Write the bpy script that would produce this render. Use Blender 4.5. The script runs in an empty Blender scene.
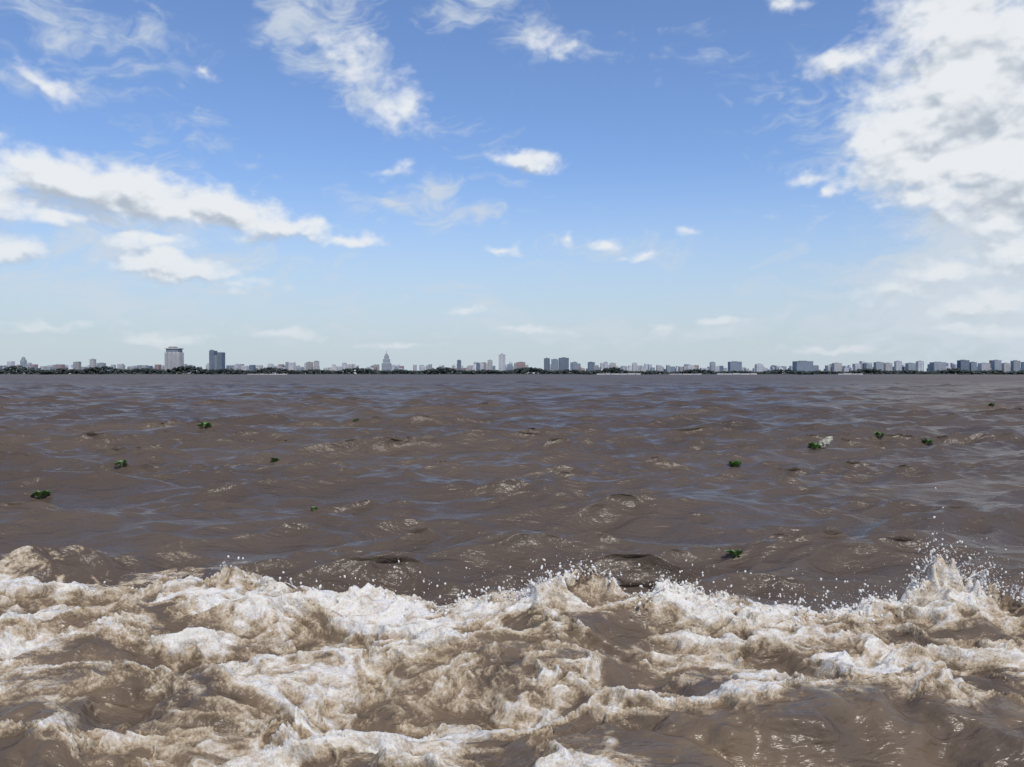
import bpy, math, random
import numpy as np
random.seed(7); rng = np.random.RandomState(11)
F=835.0; H=2.2; HOR=374.0
scene=bpy.context.scene
scene.view_settings.view_transform='Standard'
scene.view_settings.look='None'
scene.view_settings.exposure=0

# ---------------------------------------------------------------- noise
_r=np.random.RandomState(5)
PERM=_r.permutation(256).astype(np.int64); PERM=np.concatenate([PERM,PERM])
ANG=_r.rand(256)*2*np.pi; GX=np.cos(ANG); GY=np.sin(ANG)
def perlin(x,y,seed=0):
    xi=np.floor(x).astype(np.int64); yi=np.floor(y).astype(np.int64)
    xf=x-xi; yf=y-yi
    def g(ix,iy,dx,dy):
        h=PERM[(PERM[(ix+seed*17)&255]+iy+seed*31)&255]
        return GX[h]*dx+GY[h]*dy
    u=xf*xf*xf*(xf*(xf*6-15)+10); v=yf*yf*yf*(yf*(yf*6-15)+10)
    a=g(xi,yi,xf,yf); b=g(xi+1,yi,xf-1,yf); c=g(xi,yi+1,xf,yf-1); d=g(xi+1,yi+1,xf-1,yf-1)
    return ((a*(1-u)+b*u)*(1-v)+(c*(1-u)+d*u)*v)*1.5
def fbm(x,y,o=4,seed=0,gain=0.5):
    s=0;a=1.0;t=0
    for i in range(o):
        s=s+a*perlin(x,y,seed+i); t+=a; a*=gain
        x,y=(x*1.62-y*1.18)+3.1,(x*1.18+y*1.62)+7.7
    return s/t
def billow(x,y,o=3,seed=0,gain=0.5):
    s=0;a=1.0;t=0
    for i in range(o):
        s=s+a*np.sqrt(perlin(x,y,seed+i)**2+.004); t+=a; a*=gain
        x,y=(x*1.62-y*1.18)+3.1,(x*1.18+y*1.62)+7.7
    return s/t
def sstep(a,b,x):
    t=np.clip((x-a)/(b-a),0,1); return t*t*(3-2*t)

# ---------------------------------------------------------------- waves
NW=90
wr=np.random.RandomState(23)
lam=np.exp(np.linspace(math.log(0.22),math.log(6.0),NW))
wth=math.radians(99)+wr.randn(NW)*math.radians(24)
wph=wr.rand(NW)*2*np.pi
wam=0.0076*lam*(0.6+0.8*wr.rand(NW))
wam*=np.where(lam>3.6,0.68,1.0)*np.where((lam>0.35)&(lam<=1.5),1.55,1.0)*np.where((lam>1.5)&(lam<3.6),1.35,1.0)
def waves(X,Y,s):
    Z=np.zeros_like(X);DX=np.zeros_like(X);DY=np.zeros_like(X)
    gr=1.0+0.6*perlin(X/9.0,Y/14.0,3)
    gs=np.clip(1.0+0.9*perlin(X/2.5,Y/3.5,9),0.3,2)
    for i in range(NW):
        k=2*np.pi/lam[i]; cx=math.cos(wth[i]); cy=math.sin(wth[i])
        att=np.clip((lam[i]/s-1.8)/2.4,0,1)*(gr if lam[i]>1.2 else gs)
        ph=k*(cx*X+cy*Y)+wph[i]
        a=wam[i]*att
        Z+=a*np.cos(ph); sn=np.sin(ph)*a*0.9
        DX-=cx*sn; DY-=cy*sn
    return Z,DX,DY

# ---------------------------------------------------------------- wake description (world metres)
cr=[(-260,580,.06),(0,580,.06),(120,580,.10),(200,578,.15),(270,584,.13),(350,594,.10),(450,600,.10),(530,590,.19),(620,596,.16),(700,604,.12),(850,610,.13),(900,596,.26),(935,584,.36),(975,596,.26),(1024,602,.2),(1300,600,.18)]
CX=[];CY=[];CA=[]
for px,py,a in cr:
    yy=F*(H-a)/(py-HOR); CY.append(yy); CX.append((px-512)/F*yy); CA.append(a)
def px2w(px,py,z=0.1):
    y=F*(H-z)/(py-HOR); return (px-512)/F*y,y
hollows=[(612,632,.42,.42,1.1),(585,655,.3,.2,.4),(230,645,.6,.3,.35),(110,645,.5,.2,.25),(110,700,.7,.25,.45),(940,638,.5,.3,.4),(1000,640,.3,.3,.3),(830,722,1.0,.26,1.0),(970,737,.8,.26,1.0),
         (690,748,.5,.25,.9),(720,680,.5,.15,.35),(790,650,.4,.2,.3),(120,768,.6,.12,.7),(480,690,.25,.15,.3),(340,655,.25,.2,.2),(1010,690,.4,.2,.3),(500,625,.3,.2,.25)]
dense=[(250,605,.9,.4,.35),(400,640,.5,.5,.35),(560,640,.2,.5,.4),(680,610,.6,.2,.4),(100,605,.9,.3,.15),(920,600,.5,.5,.45),(380,730,.7,.25,.3),(40,730,.6,.1,.3),(640,700,.3,.12,.3),(430,600,.7,.3,.35),(250,745,.3,.15,.25),(860,660,.5,.15,.35),(750,625,.6,.2,.35)]
splash=[(-0.02,.35,.07),(4.0,.32,.20),(4.4,.25,.10),(1.3,.25,.06),(-2.6,.5,.06),(3.0,.3,.05),(0.75,.35,.05)]

def wake(X,Y):
    A=np.interp(X,CX,CA); Yc=np.interp(X,CX,CY)
    yb=Y-Yc+0.22*fbm(X*1.3,Y*0.6,3,40)+0.07*perlin(X*5,Y*2,47)
    W=sstep(0.25,-0.25,yb)
    prof=np.where(yb>0,np.exp(-(yb/0.30)**2),np.exp(-(yb/0.75)**2))
    z=A*prof*(1+0.5*fbm(X*2.2,Y*1.2,3,50))
    qx=fbm(X*0.8,Y*1.0,4,60); qy=fbm(X*0.8+9,Y*1.0+4,4,70)
    wx=X+1.1*qx; wy=Y+1.0*qy
    z+=sstep(0,-.9,yb)*0.22*fbm(wx*0.8,wy*1.2,2,80)
    sx,sy=px2w(850,715); z+=0.15*np.exp(-((X-sx)/1.3)**2-((Y-sy)/0.55)**2)
    sx,sy=px2w(120,720); z+=0.07*np.exp(-((X-sx)/1.2)**2-((Y-sy)/0.4)**2)
    left=sstep(-1.8,-4.0,X)
    back=0.12+2.4*left
    C=np.where(yb>0,1.0-yb/back*0.55-.36*left*sstep(0,.4,yb),1.0-0.085*(-yb))
    for px,py,rx,ry,w in hollows:
        hx,hy=px2w(px,py); C=C-w*np.exp(-((X-hx)/rx)**2-((Y-hy)/ry)**2)
    for px,py,rx,ry,w in dense:
        hx,hy=px2w(px,py); C=C+w*np.exp(-((X-hx)/rx)**2-((Y-hy)/ry)**2)
    n=fbm(wx*1.2+wy*0.5,wy*2.2,6,90,0.62)
    rid=1-np.abs(fbm(wx*1.8+0.6*wy,wy*3.0,5,100,0.6))*3.2
    v=C-0.60+1.5*n+0.30*(rid-0.35)
    foam=sstep(-0.45,1.10,v)
    foam*=np.where(yb>0,sstep(back*1.3,0,yb),1)
    fs_=sstep(.1,.9,foam)
    m1=fbm(wx*2.0,wy*2.6,3,110); b2=billow(wx*6+qx*3,wy*7,3,120,.6)
    z+=W*fs_*(0.12*m1+0.07*(b2-.2)+.05)
    e=np.exp(-((yb+0.02)/0.14)**2)
    sp=np.clip(fbm(X*4.0,Y*4.0,4,130,0.6)+0.10,0,1)
    sg=sstep(-0.1,0.5,perlin(X*1.1,Y*0.2,55)+0.15)
    z+=e*(A+.05)*0.9*sp*(0.25+sg)
    for xs_,w_,h_ in splash:
        z+=h_*np.exp(-((X-xs_)/w_)**2)*np.exp(-((yb+.05)/.2)**2)*np.clip(.5+1.3*fbm(X*4.5,Y*6,4,170,.55),0,1.3)
    dy=-W*0.35*z
    dx=W*foam*(0.05*perlin(X*5,Y*5,150))
    return z,dx,dy,foam,W

# ---------------------------------------------------------------- helpers
def newmat(name):
    m=bpy.data.materials.new(name); m.use_nodes=True
    return m,m.node_tree.nodes,m.node_tree.links,m.node_tree.nodes['Principled BSDF']
def simple(name,col,rough=0.8,var=0.25,scale=0.05):
    m,n,l,p=newmat(name)
    g=n.new('ShaderNodeNewGeometry'); t=n.new('ShaderNodeTexNoise'); t.inputs['Scale'].default_value=scale
    l.new(g.outputs['Position'],t.inputs['Vector'])
    r=n.new('ShaderNodeValToRGB')
    r.color_ramp.elements[0].position=.3; r.color_ramp.elements[1].position=.7
    r.color_ramp.elements[0].color=[c*(1-var) for c in col]+[1]; r.color_ramp.elements[1].color=[min(1,c*(1+var)) for c in col]+[1]
    l.new(t.outputs['Fac'],r.inputs['Fac']); l.new(r.outputs['Color'],p.inputs['Base Color'])
    p.inputs['Roughness'].default_value=rough
    return m
def mesh_obj(name,verts,faces,mats,midx=None,smooth=False):
    me=bpy.data.meshes.new(name); me.from_pydata(verts,[],faces)
    for m in mats: me.materials.append(m)
    if midx is not None: me.polygons.foreach_set('material_index',midx)
    if smooth: me.polygons.foreach_set('use_smooth',[True]*len(me.polygons))
    me.update(); o=bpy.data.objects.new(name,me); scene.collection.objects.link(o); return o
def grid_obj(name,co,nr,nc,attrs):
    co=co.reshape(-1,3).astype(np.float32)
    idx=np.arange(nr*nc).reshape(nr,nc)
    q=np.stack([idx[:-1,:-1],idx[:-1,1:],idx[1:,1:],idx[1:,:-1]],-1).reshape(-1,4).astype(np.int32)
    me=bpy.data.meshes.new(name)
    me.vertices.add(len(co)); me.vertices.foreach_set('co',co.ravel())
    me.loops.add(q.size); me.loops.foreach_set('vertex_index',q.ravel())
    me.polygons.add(len(q)); me.polygons.foreach_set('loop_start',np.arange(0,q.size,4,dtype=np.int32))
    me.update(calc_edges=True)
    me.polygons.foreach_set('use_smooth',np.ones(len(q),dtype=bool))
    for nm,arr in attrs:
        at=me.attributes.new(nm,'FLOAT','POINT'); at.data.foreach_set('value',arr.ravel().astype(np.float32))
    ob=bpy.data.objects.new(name,me); scene.collection.objects.link(ob); return ob

# ---------------------------------------------------------------- water sheet
u=np.concatenate([np.linspace(-1.6,-0.68,50)[:-1],np.linspace(-0.68,0.68,980),np.linspace(0.68,1.6,50)[1:]])
ys=[3.3]
while ys[-1]<3600:
    y=ys[-1]
    if y<9.6: d=0.0125
    elif y<30: d=0.0125+(y-9.6)*0.02 if y<10.6 else 0.0031*y
    elif y<500: d=0.0052*y
    else: d=0.04*y
    ys.append(y+d)
ys=np.array(ys); nr=len(ys); nc=len(u)
Y=np.repeat(ys[:,None],nc,1); X=Y*u[None,:]
S=np.maximum(np.gradient(ys)[:,None],ys[:,None]*0.0014)*np.ones_like(X)
Z,DX,DY=waves(X,Y,S)
foam=np.zeros_like(X)
nf=int(np.searchsorted(ys,12.3))
wz,wdx,wdy,wf,W=wake(X[:nf],Y[:nf])
calm=1-0.65*W
Z[:nf]=Z[:nf]*calm+wz; DX[:nf]=DX[:nf]*calm+wdx; DY[:nf]=DY[:nf]*calm+wdy
foam[:nf]=wf
aer=np.zeros_like(X); aer[:nf]=W*np.clip(0.40+0.7*fbm(X[:nf]*1.2,Y[:nf]*1.8,3,160)+0.6*wf,0,1)
unres=sstep(25,350,Y)
water=grid_obj('river_water',np.stack([X+DX,Y+DY,Z],-1),nr,nc,(('foam',foam),('aer',aer),('chop',unres)))
print('verts',nr*nc)
crx=[];crz=[];cry=[]
for cxm in np.linspace(-6,6,241):
    yc=np.interp(cxm,CX,CY); i0=np.searchsorted(ys,yc-.5); i1=np.searchsorted(ys,yc+.3); best=-1
    for i in range(i0,i1,2):
        j=int(np.argmin(np.abs(X[i]-cxm)))
        if Z[i,j]>best: best=Z[i,j]; by=ys[i]
    crx.append(cxm); crz.append(best); cry.append(by)

m,n,l,p=newmat('murky_river_water')
def N(t,**k):
    x=n.new(t)
    for a,b in k.items(): setattr(x,a,b)
    return x
geo=N('ShaderNodeNewGeometry')
fa=N('ShaderNodeAttribute',attribute_name='foam'); ae=N('ShaderNodeAttribute',attribute_name='aer'); ch=N('ShaderNodeAttribute',attribute_name='chop')
def noise(scale,detail=4,rough=.55,vec=None,dist=0):
    t=N('ShaderNodeTexNoise'); t.inputs['Scale'].default_value=scale; t.inputs['Detail'].default_value=detail; t.inputs['Roughness'].default_value=rough; t.inputs['Distortion'].default_value=dist
    l.new(vec or geo.outputs['Position'],t.inputs['Vector']); return t
def M(op,a,b=None,c=None,clamp=False):
    x=N('ShaderNodeMath',operation=op,use_clamp=clamp)
    for i,v in enumerate((a,b,c)):
        if v is None: continue
        if isinstance(v,(int,float)): x.inputs[i].default_value=v
        else: l.new(v,x.inputs[i])
    return x.outputs[0]
mps=N('ShaderNodeMapping'); mps.inputs['Scale'].default_value=(.5,1.0,1); mps.inputs['Rotation'].default_value=(0,0,-.1); l.new(geo.outputs['Position'],mps.inputs['Vector'])
sil=noise(0.06,6,.68,mps.outputs['Vector'],.5)
ramp=N('ShaderNodeValToRGB'); e=ramp.color_ramp.elements
e[0].position=.36; e[0].color=(.078,.058,.043,1); e[1].position=.66; e[1].color=(.132,.098,.070,1)
l.new(sil.outputs['Fac'],ramp.inputs['Fac'])
mixA=N('ShaderNodeMix',data_type='RGBA'); l.new(M('MULTIPLY',ae.outputs['Fac'],0.85,clamp=True),mixA.inputs['Factor'])
l.new(ramp.outputs['Color'],mixA.inputs['A']); mixA.inputs['B'].default_value=(.22,.155,.092,1)
n1=noise(6,7,.68,dist=.6); n2=noise(50,3,.65)
f=M('ADD',fa.outputs['Fac'],M('MULTIPLY',M('SUBTRACT',n1.outputs['Fac'],.5),1.75))
f=M('ADD',f,M('MULTIPLY',M('SUBTRACT',n2.outputs['Fac'],.5),.75))
gate=M('MULTIPLY',fa.outputs['Fac'],5,clamp=True)
mr=N('ShaderNodeMapRange',interpolation_type='LINEAR'); l.new(f,mr.inputs['Value']); mr.inputs['From Min'].default_value=.16; mr.inputs['From Max'].default_value=.95
ff=M('MULTIPLY',mr.outputs['Result'],gate,clamp=True)
framp=N('ShaderNodeValToRGB'); e=framp.color_ramp.elements
e[0].position=.0; e[0].color=(.24,.17,.10,1); e[1].position=1; e[1].color=(.80,.76,.68,1)
x=e.new(.42); x.color=(.42,.33,.215,1); x=e.new(.72); x.color=(.62,.55,.45,1)
l.new(ff,framp.inputs['Fac'])
mixB=N('ShaderNodeMix',data_type='RGBA'); l.new(M('MULTIPLY',ff,2.5,clamp=True),mixB.inputs['Factor'])
l.new(mixA.outputs['Result'],mixB.inputs['A']); l.new(framp.outputs['Color'],mixB.inputs['B'])
l.new(mixB.outputs['Result'],p.inputs['Base Color'])
rr=N('ShaderNodeMapRange'); l.new(ff,rr.inputs['Value']); rr.inputs['To Min'].default_value=.27; rr.inputs['To Max'].default_value=.6
ro=M('MULTIPLY_ADD',ch.outputs['Fac'],.22,rr.outputs['Result'])
l.new(M('MULTIPLY_ADD',M('SUBTRACT',sil.outputs['Fac'],.5),.5,ro,clamp=True),p.inputs['Roughness']); p.inputs['IOR'].default_value=1.33
p.inputs['Specular IOR Level'].default_value=.38
l.new(M('MULTIPLY',ff,.75),p.inputs['Subsurface Weight']); p.inputs['Subsurface Radius'].default_value=(1,.8,.5); p.inputs['Subsurface Scale'].default_value=.035
mp=N('ShaderNodeMapping'); mp.inputs['Scale'].default_value=(.6,1.4,1); mp.inputs['Rotation'].default_value=(0,0,.15); l.new(geo.outputs['Position'],mp.inputs['Vector'])
r1=noise(3.0,4,.55,mp.outputs['Vector'],.3); r2=noise(12,3,.55,mp.outputs['Vector'],.3)
b1=N('ShaderNodeBump'); b1.inputs['Strength'].default_value=1; b1.inputs['Distance'].default_value=.08; l.new(r1.outputs['Fac'],b1.inputs['Height'])
b2=N('ShaderNodeBump'); b2.inputs['Strength'].default_value=.8; b2.inputs['Distance'].default_value=.022; l.new(r2.outputs['Fac'],b2.inputs['Height']); l.new(b1.outputs['Normal'],b2.inputs['Normal'])
b3=N('ShaderNodeBump'); b3.inputs['Distance'].default_value=.024; l.new(ff,b3.inputs['Strength']); l.new(f,b3.inputs['Height']); l.new(b2.outputs['Normal'],b3.inputs['Normal'])
l.new(b3.outputs['Normal'],p.inputs['Normal'])
water.data.materials.append(m)

# ---------------------------------------------------------------- spray droplets
fm,fn,fl,fp=newmat('spray_water'); fp.inputs['Base Color'].default_value=(.74,.70,.63,1); fp.inputs['Roughness'].default_value=.35
t=(1+5**.5)/2
iv=np.array([(-1,t,0),(1,t,0),(-1,-t,0),(1,-t,0),(0,-1,t),(0,1,t),(0,-1,-t),(0,1,-t),(t,0,-1),(t,0,1),(-t,0,-1),(-t,0,1)])/math.sqrt(1+t*t)
ifc=[(0,11,5),(0,5,1),(0,1,7),(0,7,10),(0,10,11),(1,5,9),(5,11,4),(11,10,2),(10,7,6),(7,1,8),(3,9,4),(3,4,2),(3,2,6),(3,6,8),(3,8,9),(4,9,5),(2,4,11),(6,2,10),(8,6,7),(9,8,1)]
V=[];Fc=[]
def drop(x,y,z,r,st=1.0,dr=None):
    o=len(V)
    d=rng.randn(3)*.35 if dr is None else np.array(dr)+rng.randn(3)*.15
    d[2]+=1; d/=np.linalg.norm(d)
    for v in iv:
        w=v*r*(1+rng.rand()*.3); w=w+d*np.dot(w,d)*(st-1)
        V.append((x+w[0],y+w[1],z+w[2]))
    Fc.extend([(a+o,b+o,c+o) for a,b,c in ifc])
cl=[(930,.25,.30,700),(975,.35,.22,340),(525,.3,.18,240),(600,.4,.16,220),(430,.6,.32,230),(800,.5,.28,300),(660,.4,.16,150),(230,.7,.08,90),(870,.4,.18,220),(1010,.3,.18,160),(720,.8,.20,160)]
for px,sx,hz,k in cl:
    for i in range(k):
        xx=(px-512)/F*8.0+rng.randn()*sx
        zc=np.interp(xx,crx,crz); yc=np.interp(xx,crx,cry)
        hh=rng.exponential(hz*.36)-.03
        drop(xx+rng.randn()*.02,yc-.05+rng.randn()*.12,zc+hh,(0.0018+0.0085*rng.rand()**4)*(1 if hh>.05 else 1.4),1+rng.rand())
for k in range(120):
    px=rng.choice([930,940,965,530,545,600,250,1000,880,670,430,800]); xx=(px-512)/F*8.0+rng.randn()*.3
    zc=np.interp(xx,crx,crz)-.03; yc=np.interp(xx,crx,cry)
    L_=rng.uniform(.04,.16)*(1.3 if 900<px<980 else .8); lean=rng.randn()*.5; nb=int(L_/.009)
    for j in range(nb):
        s_=j/nb; drop(xx+lean*L_*s_+rng.randn()*.002,yc-.05*s_,zc+L_*s_*(1-.35*s_),.0085*(1-s_)**.7*rng.uniform(.6,1.1)+.0012,1.5,(lean,0,0))
spray=mesh_obj('spray_droplets',V,Fc,[fm],smooth=True)

# ---------------------------------------------------------------- floating plants
leafm=simple('hyacinth_leaf',(.095,.19,.035),.5,.4,12)
stemm=simple('hyacinth_stem',(.10,.14,.04),.5,.3,20)
yy_=np.exp(np.linspace(math.log(9.5),math.log(110),4000))
def hyacinth(px,py,wpx):
    xl=(px-512)/F*yy_
    z,dx,dy=waves(xl,yy_,np.full_like(yy_,.1))
    Yp=yy_+dy; dd=F*(H-z)/Yp
    vis=dd<=np.minimum.accumulate(dd)+.3
    sc_=np.abs(dd-(py-HOR))+np.where(vis,0,1e3)
    i=int(np.argmin(sc_)); y=yy_[i]; x=xl[i]; z=z[i]; dx=dx[i]; dy=dy[i]
    R=wpx/F*y*.48
    vs=[];fs=[];mi=[]
    nl=int(20+rng.randint(12))
    for i in range(nl):
        a=rng.rand()*6.283; rad=R*(.15+.75*math.sqrt(rng.rand())); hgt=.02+R*.55*rng.rand()*(1.2-rad/R)
        bx,by=math.cos(a)*rad*.35,math.sin(a)*rad*.35; tx,ty,tz=math.cos(a)*rad,math.sin(a)*rad,hgt
        o=len(vs)
        for (qx,qy,qz,ww) in ((bx,by,-.04,.010),(.5*(bx+tx),.5*(by+ty),tz*.4,.012),(tx,ty,tz,.005)):
            for kk in range(4):
                b=kk*math.pi/2; vs.append((qx+ww*math.cos(b),qy+ww*math.sin(b),qz))
        for s_ in range(2):
            for kk in range(4):
                fs.append((o+s_*4+kk,o+s_*4+(kk+1)%4,o+s_*4+4+(kk+1)%4,o+s_*4+4+kk)); mi.append(1)
        L=R*(.28+.22*rng.rand()); o=len(vs); up=math.radians(10+60*rng.rand()); tw=a+rng.randn()*.6
        vs.append((tx,ty,tz))
        fx,fy=math.cos(tw),math.sin(tw)
        for kk in range(11):
            b=kk/11*2*math.pi; lx=L*(1+math.cos(b))*.95; ly=L*.8*math.sin(b)*(1-.2*math.cos(b)); cup=.35*ly*ly/L
            px_=lx*math.cos(up)-cup*math.sin(up); pz=lx*math.sin(up)+cup*math.cos(up)
            vs.append((tx+fx*px_-fy*ly,ty+fy*px_+fx*ly,tz+pz*.9))
        c=len(vs); lx=L*.95; vs.append((tx+fx*lx*math.cos(up),ty+fy*lx*math.cos(up),tz+lx*math.sin(up)*.9))
        for kk in range(11): fs.append((c,o+1+kk,o+1+(kk+1)%11)); mi.append(0)
    ob=mesh_obj('water_hyacinth',vs,fs,[leafm,stemm],mi,True)
    ob.location=(x+dx,y+dy,z-.01)
    return ob
for a in [(204,427,11),(120,465,12),(272,461,8),(38,496,14),(725,559,15),(816,448,12),(737,466,13),(880,436,9),(932,443,10),(355,421,6),(312,510,6),(996,405,5)]:
    ob=hyacinth(*a)
    if a[0]==816: bag_ref=ob.location.copy()
bm_=simple('dirty_plastic',(.38,.35,.27),.4,.25,8)
vs=[];fs=[]; nu,nv=16,10
for j in range(nv):
    for i in range(nu):
        th=i/nu*2*math.pi; ph=(j+.5)/nv*math.pi
        x_,y_,z_=math.sin(ph)*math.cos(th),math.sin(ph)*math.sin(th),math.cos(ph)
        k=1+.35*float(perlin(np.array(x_*2.3+5),np.array(y_*2.3+z_*1.7),200))+.15*math.sin(5*th+3*ph)
        vs.append((x_*.20*k,y_*.14*k,z_*.12*k+.05+.12*x_))
for j in range(nv-1):
    for i in range(nu): fs.append((j*nu+i,j*nu+(i+1)%nu,(j+1)*nu+(i+1)%nu,(j+1)*nu+i))
fs.append(tuple(range(nu))); fs.append(tuple((nv-1)*nu+i for i in range(nu))[::-1])
bag=mesh_obj('plastic_bag',vs,fs,[bm_]); bag.location=(bag_ref.x+.32,bag_ref.y+.10,bag_ref.z+.09)

# ---------------------------------------------------------------- far shore
D=3000.0; PXM=D/F
def box(vs,fs,mi,x0,x1,y0,y1,z0,z1,mt=0):
    o=len(vs); vs.extend([(x0,y0,z0),(x1,y0,z0),(x1,y1,z0),(x0,y1,z0),(x0,y0,z1),(x1,y0,z1),(x1,y1,z1),(x0,y1,z1)])
    for f_ in ((0,1,5,4),(1,2,6,5),(2,3,7,6),(3,0,4,7),(4,5,6,7)): fs.append(tuple(o+k for k in f_)); mi.append(mt)
bank=simple('riverbank_soil',(.07,.075,.06),.9,.2,.01)
vs=[];fs=[];mi=[]
xs=np.linspace(-5200,5200,261); ee=[D-12+10*math.sin(i*.37)+6*math.sin(i*1.3) for i in range(261)]
for i,x_ in enumerate(xs): vs+= [(x_,ee[i],-1),(x_,ee[i]+10,2.6),(x_,7000,3)]
for i in range(260):
    for k in range(2): fs.append((i*3+k,i*3+3+k,i*3+4+k,i*3+1+k))
mesh_obj('riverbank',vs,fs,[bank])
cols={'white':(.60,.60,.60),'cream':(.50,.48,.45),'grey':(.34,.37,.39),'blue':(.24,.29,.34),'dark':(.13,.17,.22),'red':(.35,.24,.22),'tan':(.38,.35,.32)}  # wall colours greyed to include distance haze
WM={k:simple('wall_'+k,v,.85,.12,.03) for k,v in cols.items()}
glass=simple('hazy_glass',(.20,.23,.27),.6,.2,.05)
roofm=simple('roof_plant',(.25,.27,.29),.8,.2,.05)
def facade(vs,fs,mi,x0,x1,y0,y1,z0,z1,wm=0,gm=1):
    box(vs,fs,mi,x0,x1,y0,y1,z0,z1,wm)
    z=z0+4
    nb=max(2,int((x1-x0)/4.5)); bw=(x1-x0)/nb
    while z<z1-3:
        for i in range(nb):
            a=x0+i*bw+bw*.22
            o=len(vs); b=a+bw*.56; yy=y0-.25
            vs.extend([(a,yy,z),(b,yy,z),(b,yy,z+1.8),(a,yy,z+1.8)]); fs.append((o,o+1,o+2,o+3)); mi.append(gm)
        z+=3.4
def tower(px,w,h,c,kind='slab',dep=None,off=60):
    x=(px-512)*PXM; W_=w*PXM; T=h*PXM; y0=D+off; dp=dep or max(12,W_*.8)
    x*=y0/D; T*=y0/D
    vs=[];fs=[];mi=[]; a,b=x-W_/2,x+W_/2
    if kind=='slab':
        facade(vs,fs,mi,a,b,y0,y0+dp,1,T*.94)
        box(vs,fs,mi,a-.6,b+.6,y0-.6,y0+dp+.6,T*.94,T*.955,0)
        box(vs,fs,mi,x-W_*.22,x+W_*.2,y0+dp*.3,y0+dp*.7,T*.955,T,2)
    elif kind=='crown':
        facade(vs,fs,mi,a,b,y0,y0+dp,1,T*.80)
        facade(vs,fs,mi,a+W_*.08,b-W_*.08,y0+2,y0+dp-2,T*.80,T*.92,1,2)
        box(vs,fs,mi,a,b,y0-.8,y0+dp,T*.92,T*.95,0)
        box(vs,fs,mi,x-W_*.25,x+W_*.1,y0+4,y0+dp-4,T*.95,T,2)
        for k in (-.28,0,.28): box(vs,fs,mi,x+k*W_-1,x+k*W_+1,y0-1.5,y0-.3,1,T*.8,2)
    elif kind=='notch':
        facade(vs,fs,mi,a,x-W_*.12,y0,y0+dp,1,T)
        facade(vs,fs,mi,x+W_*.14,b,y0+.5,y0+dp,1,T*.93)
        facade(vs,fs,mi,x-W_*.12,x+W_*.14,y0+3,y0+dp-3,1,T*.82,1,2)
        box(vs,fs,mi,a+2,a+6,y0+3,y0+dp-5,T,T*1.04,2)
    elif kind=='spire':
        facade(vs,fs,mi,a,b,y0,y0+dp,1,T*.5)
        facade(vs,fs,mi,a+W_*.14,b-W_*.14,y0+2,y0+dp-2,T*.5,T*.68)
        facade(vs,fs,mi,a+W_*.26,b-W_*.26,y0+4,y0+dp-4,T*.68,T*.8)
        o=len(vs); q0,q1=a+W_*.26,b-W_*.26; vs.extend([(q0,y0+4,T*.8),(q1,y0+4,T*.8),(q1,y0+dp-4,T*.8),(q0,y0+dp-4,T*.8),(x,y0+dp/2,T*.97)])
        for f_ in ((0,1,4),(1,2,4),(2,3,4),(3,0,4)): fs.append(tuple(o+k for k in f_)); mi.append(2)
        box(vs,fs,mi,x-.6,x+.6,y0+dp/2-.6,y0+dp/2+.6,T*.9,T*1.05,2)
    elif kind=='domed':
        facade(vs,fs,mi,x-W_*1.6,x+W_*1.6,y0,y0+dp,1,T*.45)
        facade(vs,fs,mi,a+W_*.2,b-W_*.2,y0+1,y0+dp-1,T*.45,T*.8)
        o=len(vs); ns=10
        for j in range(5):
            r_=W_*.3*math.cos(j/4*1.5); zz=T*.8+T*.2*math.sin(j/4*1.5)
            for k in range(ns): vs.append((x+r_*math.cos(k*.628),y0+dp/2+r_*math.sin(k*.628),zz))
        for j in range(4):
            for k in range(ns): fs.append((o+j*ns+k,o+j*ns+(k+1)%ns,o+(j+1)*ns+(k+1)%ns,o+(j+1)*ns+k)); mi.append(2)
    ob=mesh_obj({'slab':'apartment_tower','crown':'high_rise_tower','notch':'office_tower','spire':'spired_tower','domed':'domed_building'}[kind],vs,fs,[WM[c],glass,roofm],mi)
T=[(172,15,28,'cream','crown'),(215.5,13,24,'dark','notch'),(386,9,23,'grey','spire'),(502,7,21,'white','slab'),(22,7,18,'grey','domed'),
(459,4,15,'dark','slab'),(490,5,15,'cream','slab'),(482,4,12,'white','slab'),(521,9,13,'red','slab'),(547,6,17,'dark','slab'),(555,7,16,'blue','slab'),(564,10,17.5,'dark','slab'),(575,5,13,'blue','slab'),
(591,6,13,'dark','slab'),(606,4,13,'white','slab'),(613,6,12,'cream','slab'),(713,5,13,'grey','slab'),(736,12,13.5,'blue','slab'),(805,17,14,'blue','slab'),
(92,5,16,'cream','slab'),(100,7,12,'grey','slab'),(76,6,13,'tan','slab'),(309,6,13,'tan','slab'),(316,5,14,'cream','slab'),(344,4,12,'white','slab'),
(858,6,11,'white','slab'),(880,8,13,'grey','slab'),(889,7,12,'cream','slab'),(899,6,14,'white','slab'),(912,8,12,'grey','slab'),(921,6,14,'white','slab'),(940,12,13,'grey','slab'),(965,9,15,'dark','slab'),(974,6,13,'blue','slab'),(986,9,12,'white','slab'),(998,7,15,'grey','slab'),(1007,6,12,'cream','slab'),(1017,7,14.5,'grey','slab'),(1032,10,12,'white','slab'),(1050,9,13,'grey','slab'),
(270,5,11,'white','slab'),(635,5,12,'white','slab'),(660,6,9,'cream','slab'),(690,5,10,'white','slab'),(760,7,11,'white','slab'),(838,8,12,'cream','slab')]
for i,t_ in enumerate(T): tower(*t_,off=60+(i%5)*14)
keys=list(cols); vs=[];fs=[];mi=[]
mats=[WM[k] for k in keys]+[glass]
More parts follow.
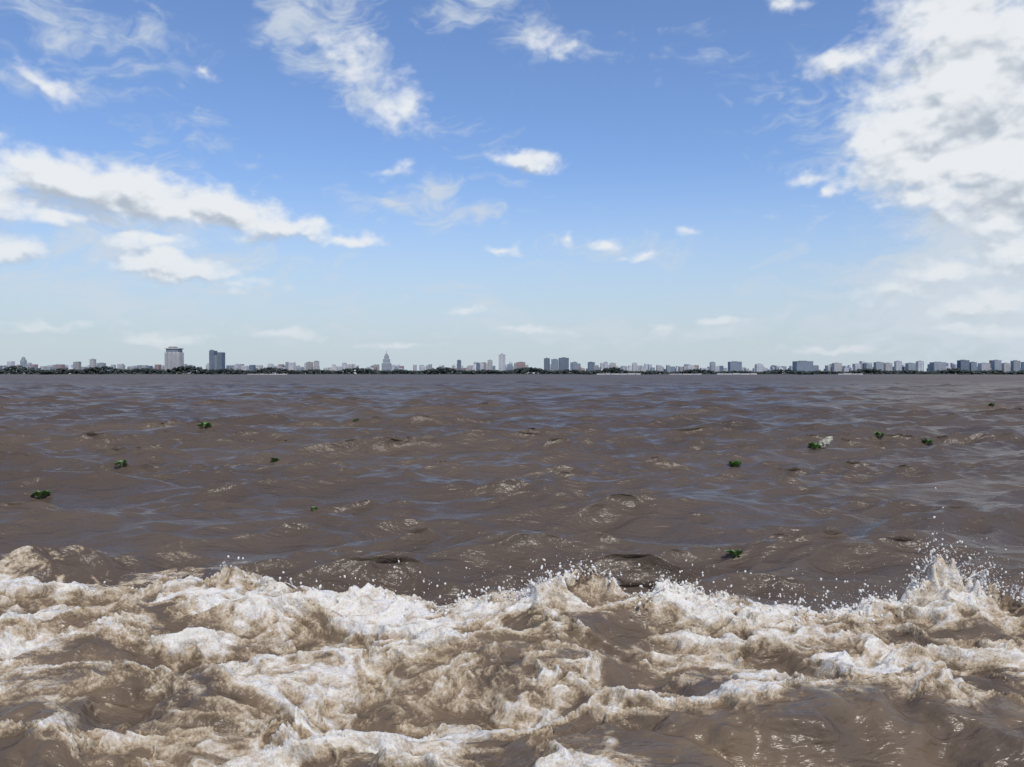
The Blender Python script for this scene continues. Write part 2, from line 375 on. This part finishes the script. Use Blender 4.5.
for i in range(820):
    px=rng.uniform(-330,1350)
    base=9.5
    if 850<px<1350: base=11
    if 600<px<850: base=8.5
    if px<140: base=9.0
    h=(base*(.5+.6*rng.rand()))+(4*rng.rand() if rng.rand()<.25 else 0); w=rng.uniform(2,6)
    x=(px-512)*PXM; y0=D+rng.uniform(150,700); sc=y0/D; c=rng.choice([0,0,0,1,1,2,3,6,0,2,5] if rng.rand()<.9 else [4])
    if rng.rand()<.8: facade(vs,fs,mi,(x-w*PXM/2)*sc,(x+w*PXM/2)*sc,y0,y0+25,1,h*PXM*sc,int(c),7)
    else:
        box(vs,fs,mi,(x-w*PXM)*sc,(x+w*PXM)*sc,y0,y0+25,1,h*.6*PXM*sc,int(c))
        box(vs,fs,mi,(x-w*PXM*.3)*sc,(x+w*PXM*.4)*sc,y0+3,y0+20,h*.6*PXM*sc,h*PXM*sc,int(c))
mesh_obj('distant_city_blocks',vs,fs,mats,mi)
vs=[];fs=[];mi=[]
for a,b,h in ((596,640,1.3),(668,700,.9),(715,755,1.4),(250,290,.7),(835,860,1.1)):
    k=a
    while k<b:
        w=rng.uniform(4,12); box(vs,fs,mi,(k-512)*PXM,(min(b,k+w)-512)*PXM-2,D-30,D-24,-1,h*PXM*rng.uniform(.7,1.1)+.5); k+=w
mesh_obj('sea_wall',vs,fs,[WM['cream']],mi)
tm=simple('hazy_foliage',(.040,.052,.046),.9,.45,.05)
vs=[];fs=[]
for i in range(7500):
    px=rng.uniform(-330,1350)
    dens=1.0 if px<600 else (.8 if px<850 else .9)
    if rng.rand()>dens: continue
    hm=(8.4 if px<230 else 7.0 if px<620 else 5.4 if px<860 else 6.0)*(.78+.32*math.sin(px*.11)*math.sin(px*.037+1))
    r=rng.uniform(3,7); x=(px-512)*PXM; y0=D+rng.uniform(0,50); z=rng.uniform(.0,1)**.8*max(1,hm*PXM-r*.7)+1
    o=len(vs)
    for v in iv:
        k=r*(.6+.7*rng.rand()); vs.append((x+v[0]*k*1.2,y0+v[1]*k,z+v[2]*k*.8))
    fs.extend([(a+o,b+o,c+o) for a,b,c in ifc])
mesh_obj('distant_trees',vs,fs,[tm])

# ---------------------------------------------------------------- sky light
SUN_EL=55; SUN_AZ=158
w=bpy.data.worlds.new('World'); scene.world=w; w.use_nodes=True
nt=w.node_tree; n=nt.nodes; l=nt.links; n.clear()
out=N('ShaderNodeOutputWorld'); bg=N('ShaderNodeBackground'); bg.inputs['Strength'].default_value=.115
sky=N('ShaderNodeTexSky',sky_type='NISHITA'); sky.sun_disc=False; sky.sun_elevation=math.radians(SUN_EL); sky.sun_rotation=math.radians(SUN_AZ)
sky.air_density=1.0; sky.dust_density=1.0; sky.ozone_density=2.0
tc=N('ShaderNodeTexCoord'); sep=N('ShaderNodeSeparateXYZ'); l.new(tc.outputs['Generated'],sep.inputs[0])
mx=N('ShaderNodeMix',data_type='RGBA',blend_type='MULTIPLY'); mx.inputs['Factor'].default_value=1; l.new(sky.outputs[0],mx.inputs['A']); mx.inputs['B'].default_value=(1.0,1.13,1.38,1)
hz=N('ShaderNodeMapRange',interpolation_type='SMOOTHSTEP'); l.new(sep.outputs['Z'],hz.inputs['Value'])
hz.inputs['From Min'].default_value=-.04; hz.inputs['From Max'].default_value=.26; hz.inputs['To Min'].default_value=1.0; hz.inputs['To Max'].default_value=0
m2=N('ShaderNodeMix',data_type='RGBA'); l.new(hz.outputs['Result'],m2.inputs['Factor']); l.new(mx.outputs['Result'],m2.inputs['A']); m2.inputs['B'].default_value=(4.7,5.45,5.95,1)
l.new(m2.outputs['Result'],bg.inputs['Color']); l.new(bg.outputs[0],out.inputs['Surface'])
w.cycles.sampling_method='MANUAL'; w.cycles.sample_map_resolution=512

# ---------------------------------------------------------------- cloud layer: partial dome at 12 km, per-vertex cloud density and emitted colour, sun shading painted in
def P2A(px,py):
    dx=(px-512)/F; dz=(HOR-py)/F
    return math.atan(dx),math.atan(dz/math.sqrt(1+dx*dx))
azs=np.concatenate([np.radians(np.linspace(-85,-34,60))[:-1],np.radians(np.linspace(-34,34,1150)),np.radians(np.linspace(34,85,60))[1:]])
els=np.concatenate([np.radians(np.linspace(-.5,26,520)),np.radians(np.linspace(26,60,40))[1:]])
AZ,EL=np.meshgrid(azs,els)
hard=[(60,178,75,24,10,1.1),(120,192,105,28,4,1.25),(220,212,95,21,9,1.15),(290,228,60,12,8,.95),(175,267,72,14,3,1.1),(145,241,50,10,3,.8),(-5,250,38,18,0,.9),(-40,190,70,40,0,1),(60,212,80,16,5,.8),
(350,237,44,8,8,.7),(530,161,42,13,3,1),(395,108,34,26,25,.6),(350,60,40,20,30,.3),(45,87,26,11,15,.6),(545,42,26,14,15,.45),
(960,100,90,85,0,1.2),(1010,60,95,85,0,1.3),(925,145,72,56,0,1.1),(1030,170,100,70,0,1.3),(905,195,36,14,-8,.6),(836,62,44,12,-6,.8),(885,140,32,38,0,.8),(781,7,22,9,0,.6),(1080,60,120,110,0,1.3),(950,20,60,50,0,1),(990,120,110,100,0,1.1),
(945,270,50,13,-4,.75),(900,290,50,12,-4,.5),(985,305,60,16,-4,.6),(1010,255,50,20,0,.6),(832,193,11,9,0,.6),(600,243,22,8,0,.65),(648,257,22,7,0,.6),(687,233,14,6,0,.55),(726,322,34,7,2,.8),(564,236,10,8,0,.5),(660,330,18,6,0,.65),(535,329,44,6,0,.75),(160,340,48,6,0,.7),(508,248,20,5,0,.5),(285,333,44,6,0,.7),(390,172,20,8,-15,.35),(805,177,24,7,-10,.4),(205,76,16,6,0,.4),(1200,200,120,60,0,1),(-200,120,160,40,0,1),(840,350,60,5,0,.6),(470,310,30,5,0,.5),(240,285,40,6,4,.4),(980,330,60,8,0,.6),(400,345,50,4,0,.5),(60,325,50,5,0,.5)]
soft=[(310,20,105,50,30,1.1),(370,80,80,42,32,1.1),(410,195,65,26,5,1),(475,216,45,14,5,.9),(500,8,75,24,10,.9),(545,42,45,26,10,.8),(60,18,85,34,15,.8),(220,145,60,20,15,.55),(120,95,60,20,10,.5),(10,60,60,20,10,.5),
(985,235,170,90,-18,1.7),(930,290,160,55,-10,1.5),(1040,300,160,90,0,1.8),(950,120,130,120,0,1.2),(880,320,130,28,0,1.1),(120,235,200,65,5,.8),(480,300,80,18,0,.6),(810,160,50,14,-10,.4),(640,250,90,26,0,.5),(100,295,240,45,0,.8),(800,135,60,14,8,.45),(1250,150,180,120,0,.8),(560,330,220,18,0,.8),(720,60,60,14,10,.25),(700,335,130,14,0,.75),(450,130,60,20,20,.25),(780,300,60,14,-5,.4),(300,345,260,12,0,.6)]
def field(A,E,blobs,warp,ws,seed):
    sa,se=A*1.0,E*1.5
    wa=A+warp*1.5*fbm(sa*ws,se*ws,5,seed,.5); we=E+warp*.8*fbm(sa*ws+5.3,se*ws+2.1,5,seed+20,.5)
    cur=np.full_like(A,-3.0)
    for px,py,rx,ry,rot,wt in blobs:
        a,e_=P2A(px,py); r=math.radians(-rot); c,s=math.cos(r),math.sin(r)
        x=wa-a; y=we-e_; xr=(c*x+s*y)/(rx/F); yr=(-s*x+c*y)/(ry/F)
        v=wt*(1-np.sqrt(xr*xr+yr*yr))
        k=.25; h_=np.clip(.5+.5*(v-cur)/k,0,1); cur=cur*(1-h_)+v*h_+k*h_*(1-h_)
    return cur,sa,se
cur,sa,se=field(AZ,EL,hard,.018,20,300)
big=fbm(sa*14,se*14,3,340,.5); fine=fbm(sa*60,se*60,5,350,.55); bl=billow(sa*24,se*24,4,360,.5)
dens=cur+0.36*big+0.28*fine+0.35*(bl-.25)
alpha=sstep(-.10,.70,dens)
cs,_,_=field(AZ,EL,soft,.07,7,400)
stx=sa*14+se*9; sty=se*30-sa*8
wisp=fbm(stx+1.5*fbm(sa*12,se*12,3,440),sty+1.5*fbm(sa*12,se*12,3,446),6,450,.6)
sd_=cs+1.1*wisp+.2*fine
salpha=sstep(-.05,1.4,sd_)*.88
def shift(a,de,da):
    r=np.roll(np.roll(a,-de,0),-da,1); r[-max(de,1):,:]=a[-max(de,1):,:]; return r
puff=billow(sa*13+.4*big,se*11,4,380,.48)
sm=cur*.9+0.45*big+1.0*(puff-.22)+.35*(bl-.25)+.10*fine
rel=(sm-shift(sm,16,4))*1.1+(sm-shift(sm,6,2))*.8
lit=sstep(-.62,.42,rel+.24-.16*np.clip(dens-.6,0,1.2)+.45*big)  # painted sun relief
soften=sstep(0,.17,EL)
al=alpha*(.60+.38*soften)
tot=1-(1-al)*(1-salpha)
col=lambda a,b,t:[a[i]*(1-t)+b[i]*t for i in range(3)]
hc=col((.45,.51,.59),(.82,.85,.88),lit)
low=1-sstep(.0,.16,EL)
hc=[c*(1-.5*low)+t*.5*low for c,t in zip(hc,(.66,.71,.75))]  # painted horizon haze: low clouds drift to one pale tone
scl=(.61,.68,.76)
wgt=np.clip(al/np.maximum(tot,1e-4),0,1)
R3=[c*wgt+s*(1-wgt) for c,s in zip(hc,scl)]
edge=sstep(math.radians(60),math.radians(50),EL)*sstep(math.radians(85),math.radians(75),np.abs(AZ))
tot=tot*edge
Rr=12000
dome=grid_obj('sky',np.stack([Rr*np.cos(EL)*np.sin(AZ),Rr*np.cos(EL)*np.cos(AZ),Rr*np.sin(EL)],-1),len(els),len(azs),(('cloud',tot),('cr',R3[0]),('cg',R3[1]),('cb',R3[2])))
cm=bpy.data.materials.new('cloud_layer'); cm.use_nodes=True; n=cm.node_tree.nodes; l=cm.node_tree.links; n.clear()
o_=N('ShaderNodeOutputMaterial'); tr=N('ShaderNodeBsdfTransparent'); em=N('ShaderNodeEmission'); ms=N('ShaderNodeMixShader'); cc=N('ShaderNodeCombineColor')
for k,s_ in (('cr','Red'),('cg','Green'),('cb','Blue')):
    a_=N('ShaderNodeAttribute',attribute_name=k); l.new(a_.outputs['Fac'],cc.inputs[s_])
a_=N('ShaderNodeAttribute',attribute_name='cloud'); l.new(a_.outputs['Fac'],ms.inputs['Fac']); l.new(cc.outputs[0],em.inputs['Color'])
l.new(tr.outputs[0],ms.inputs[1]); l.new(em.outputs[0],ms.inputs[2]); l.new(ms.outputs[0],o_.inputs['Surface'])
cm.cycles.emission_sampling='NONE'
dome.data.materials.append(cm)

# ---------------------------------------------------------------- sun
sd=bpy.data.lights.new('sun','SUN'); sd.energy=2.7; sd.angle=math.radians(.5); sd.color=(1,.93,.82)
so=bpy.data.objects.new('sun',sd); scene.collection.objects.link(so)
from mathutils import Vector
d=Vector((math.sin(math.radians(SUN_AZ))*math.cos(math.radians(SUN_EL)),math.cos(math.radians(SUN_AZ))*math.cos(math.radians(SUN_EL)),math.sin(math.radians(SUN_EL))))
so.rotation_euler=d.to_track_quat('Z','Y').to_euler(); so.location=(0,-20,40)
# ---------------------------------------------------------------- camera
cd=bpy.data.cameras.new('camera'); cd.sensor_width=36; cd.lens=F/1024*36; cd.clip_end=40000; cd.clip_start=.05
cam=bpy.data.objects.new('camera',cd); scene.collection.objects.link(cam)
cam.location=(0,0,H); cam.rotation_euler=(math.radians(90)-math.atan(9.5/F),0,0)
scene.camera=cam
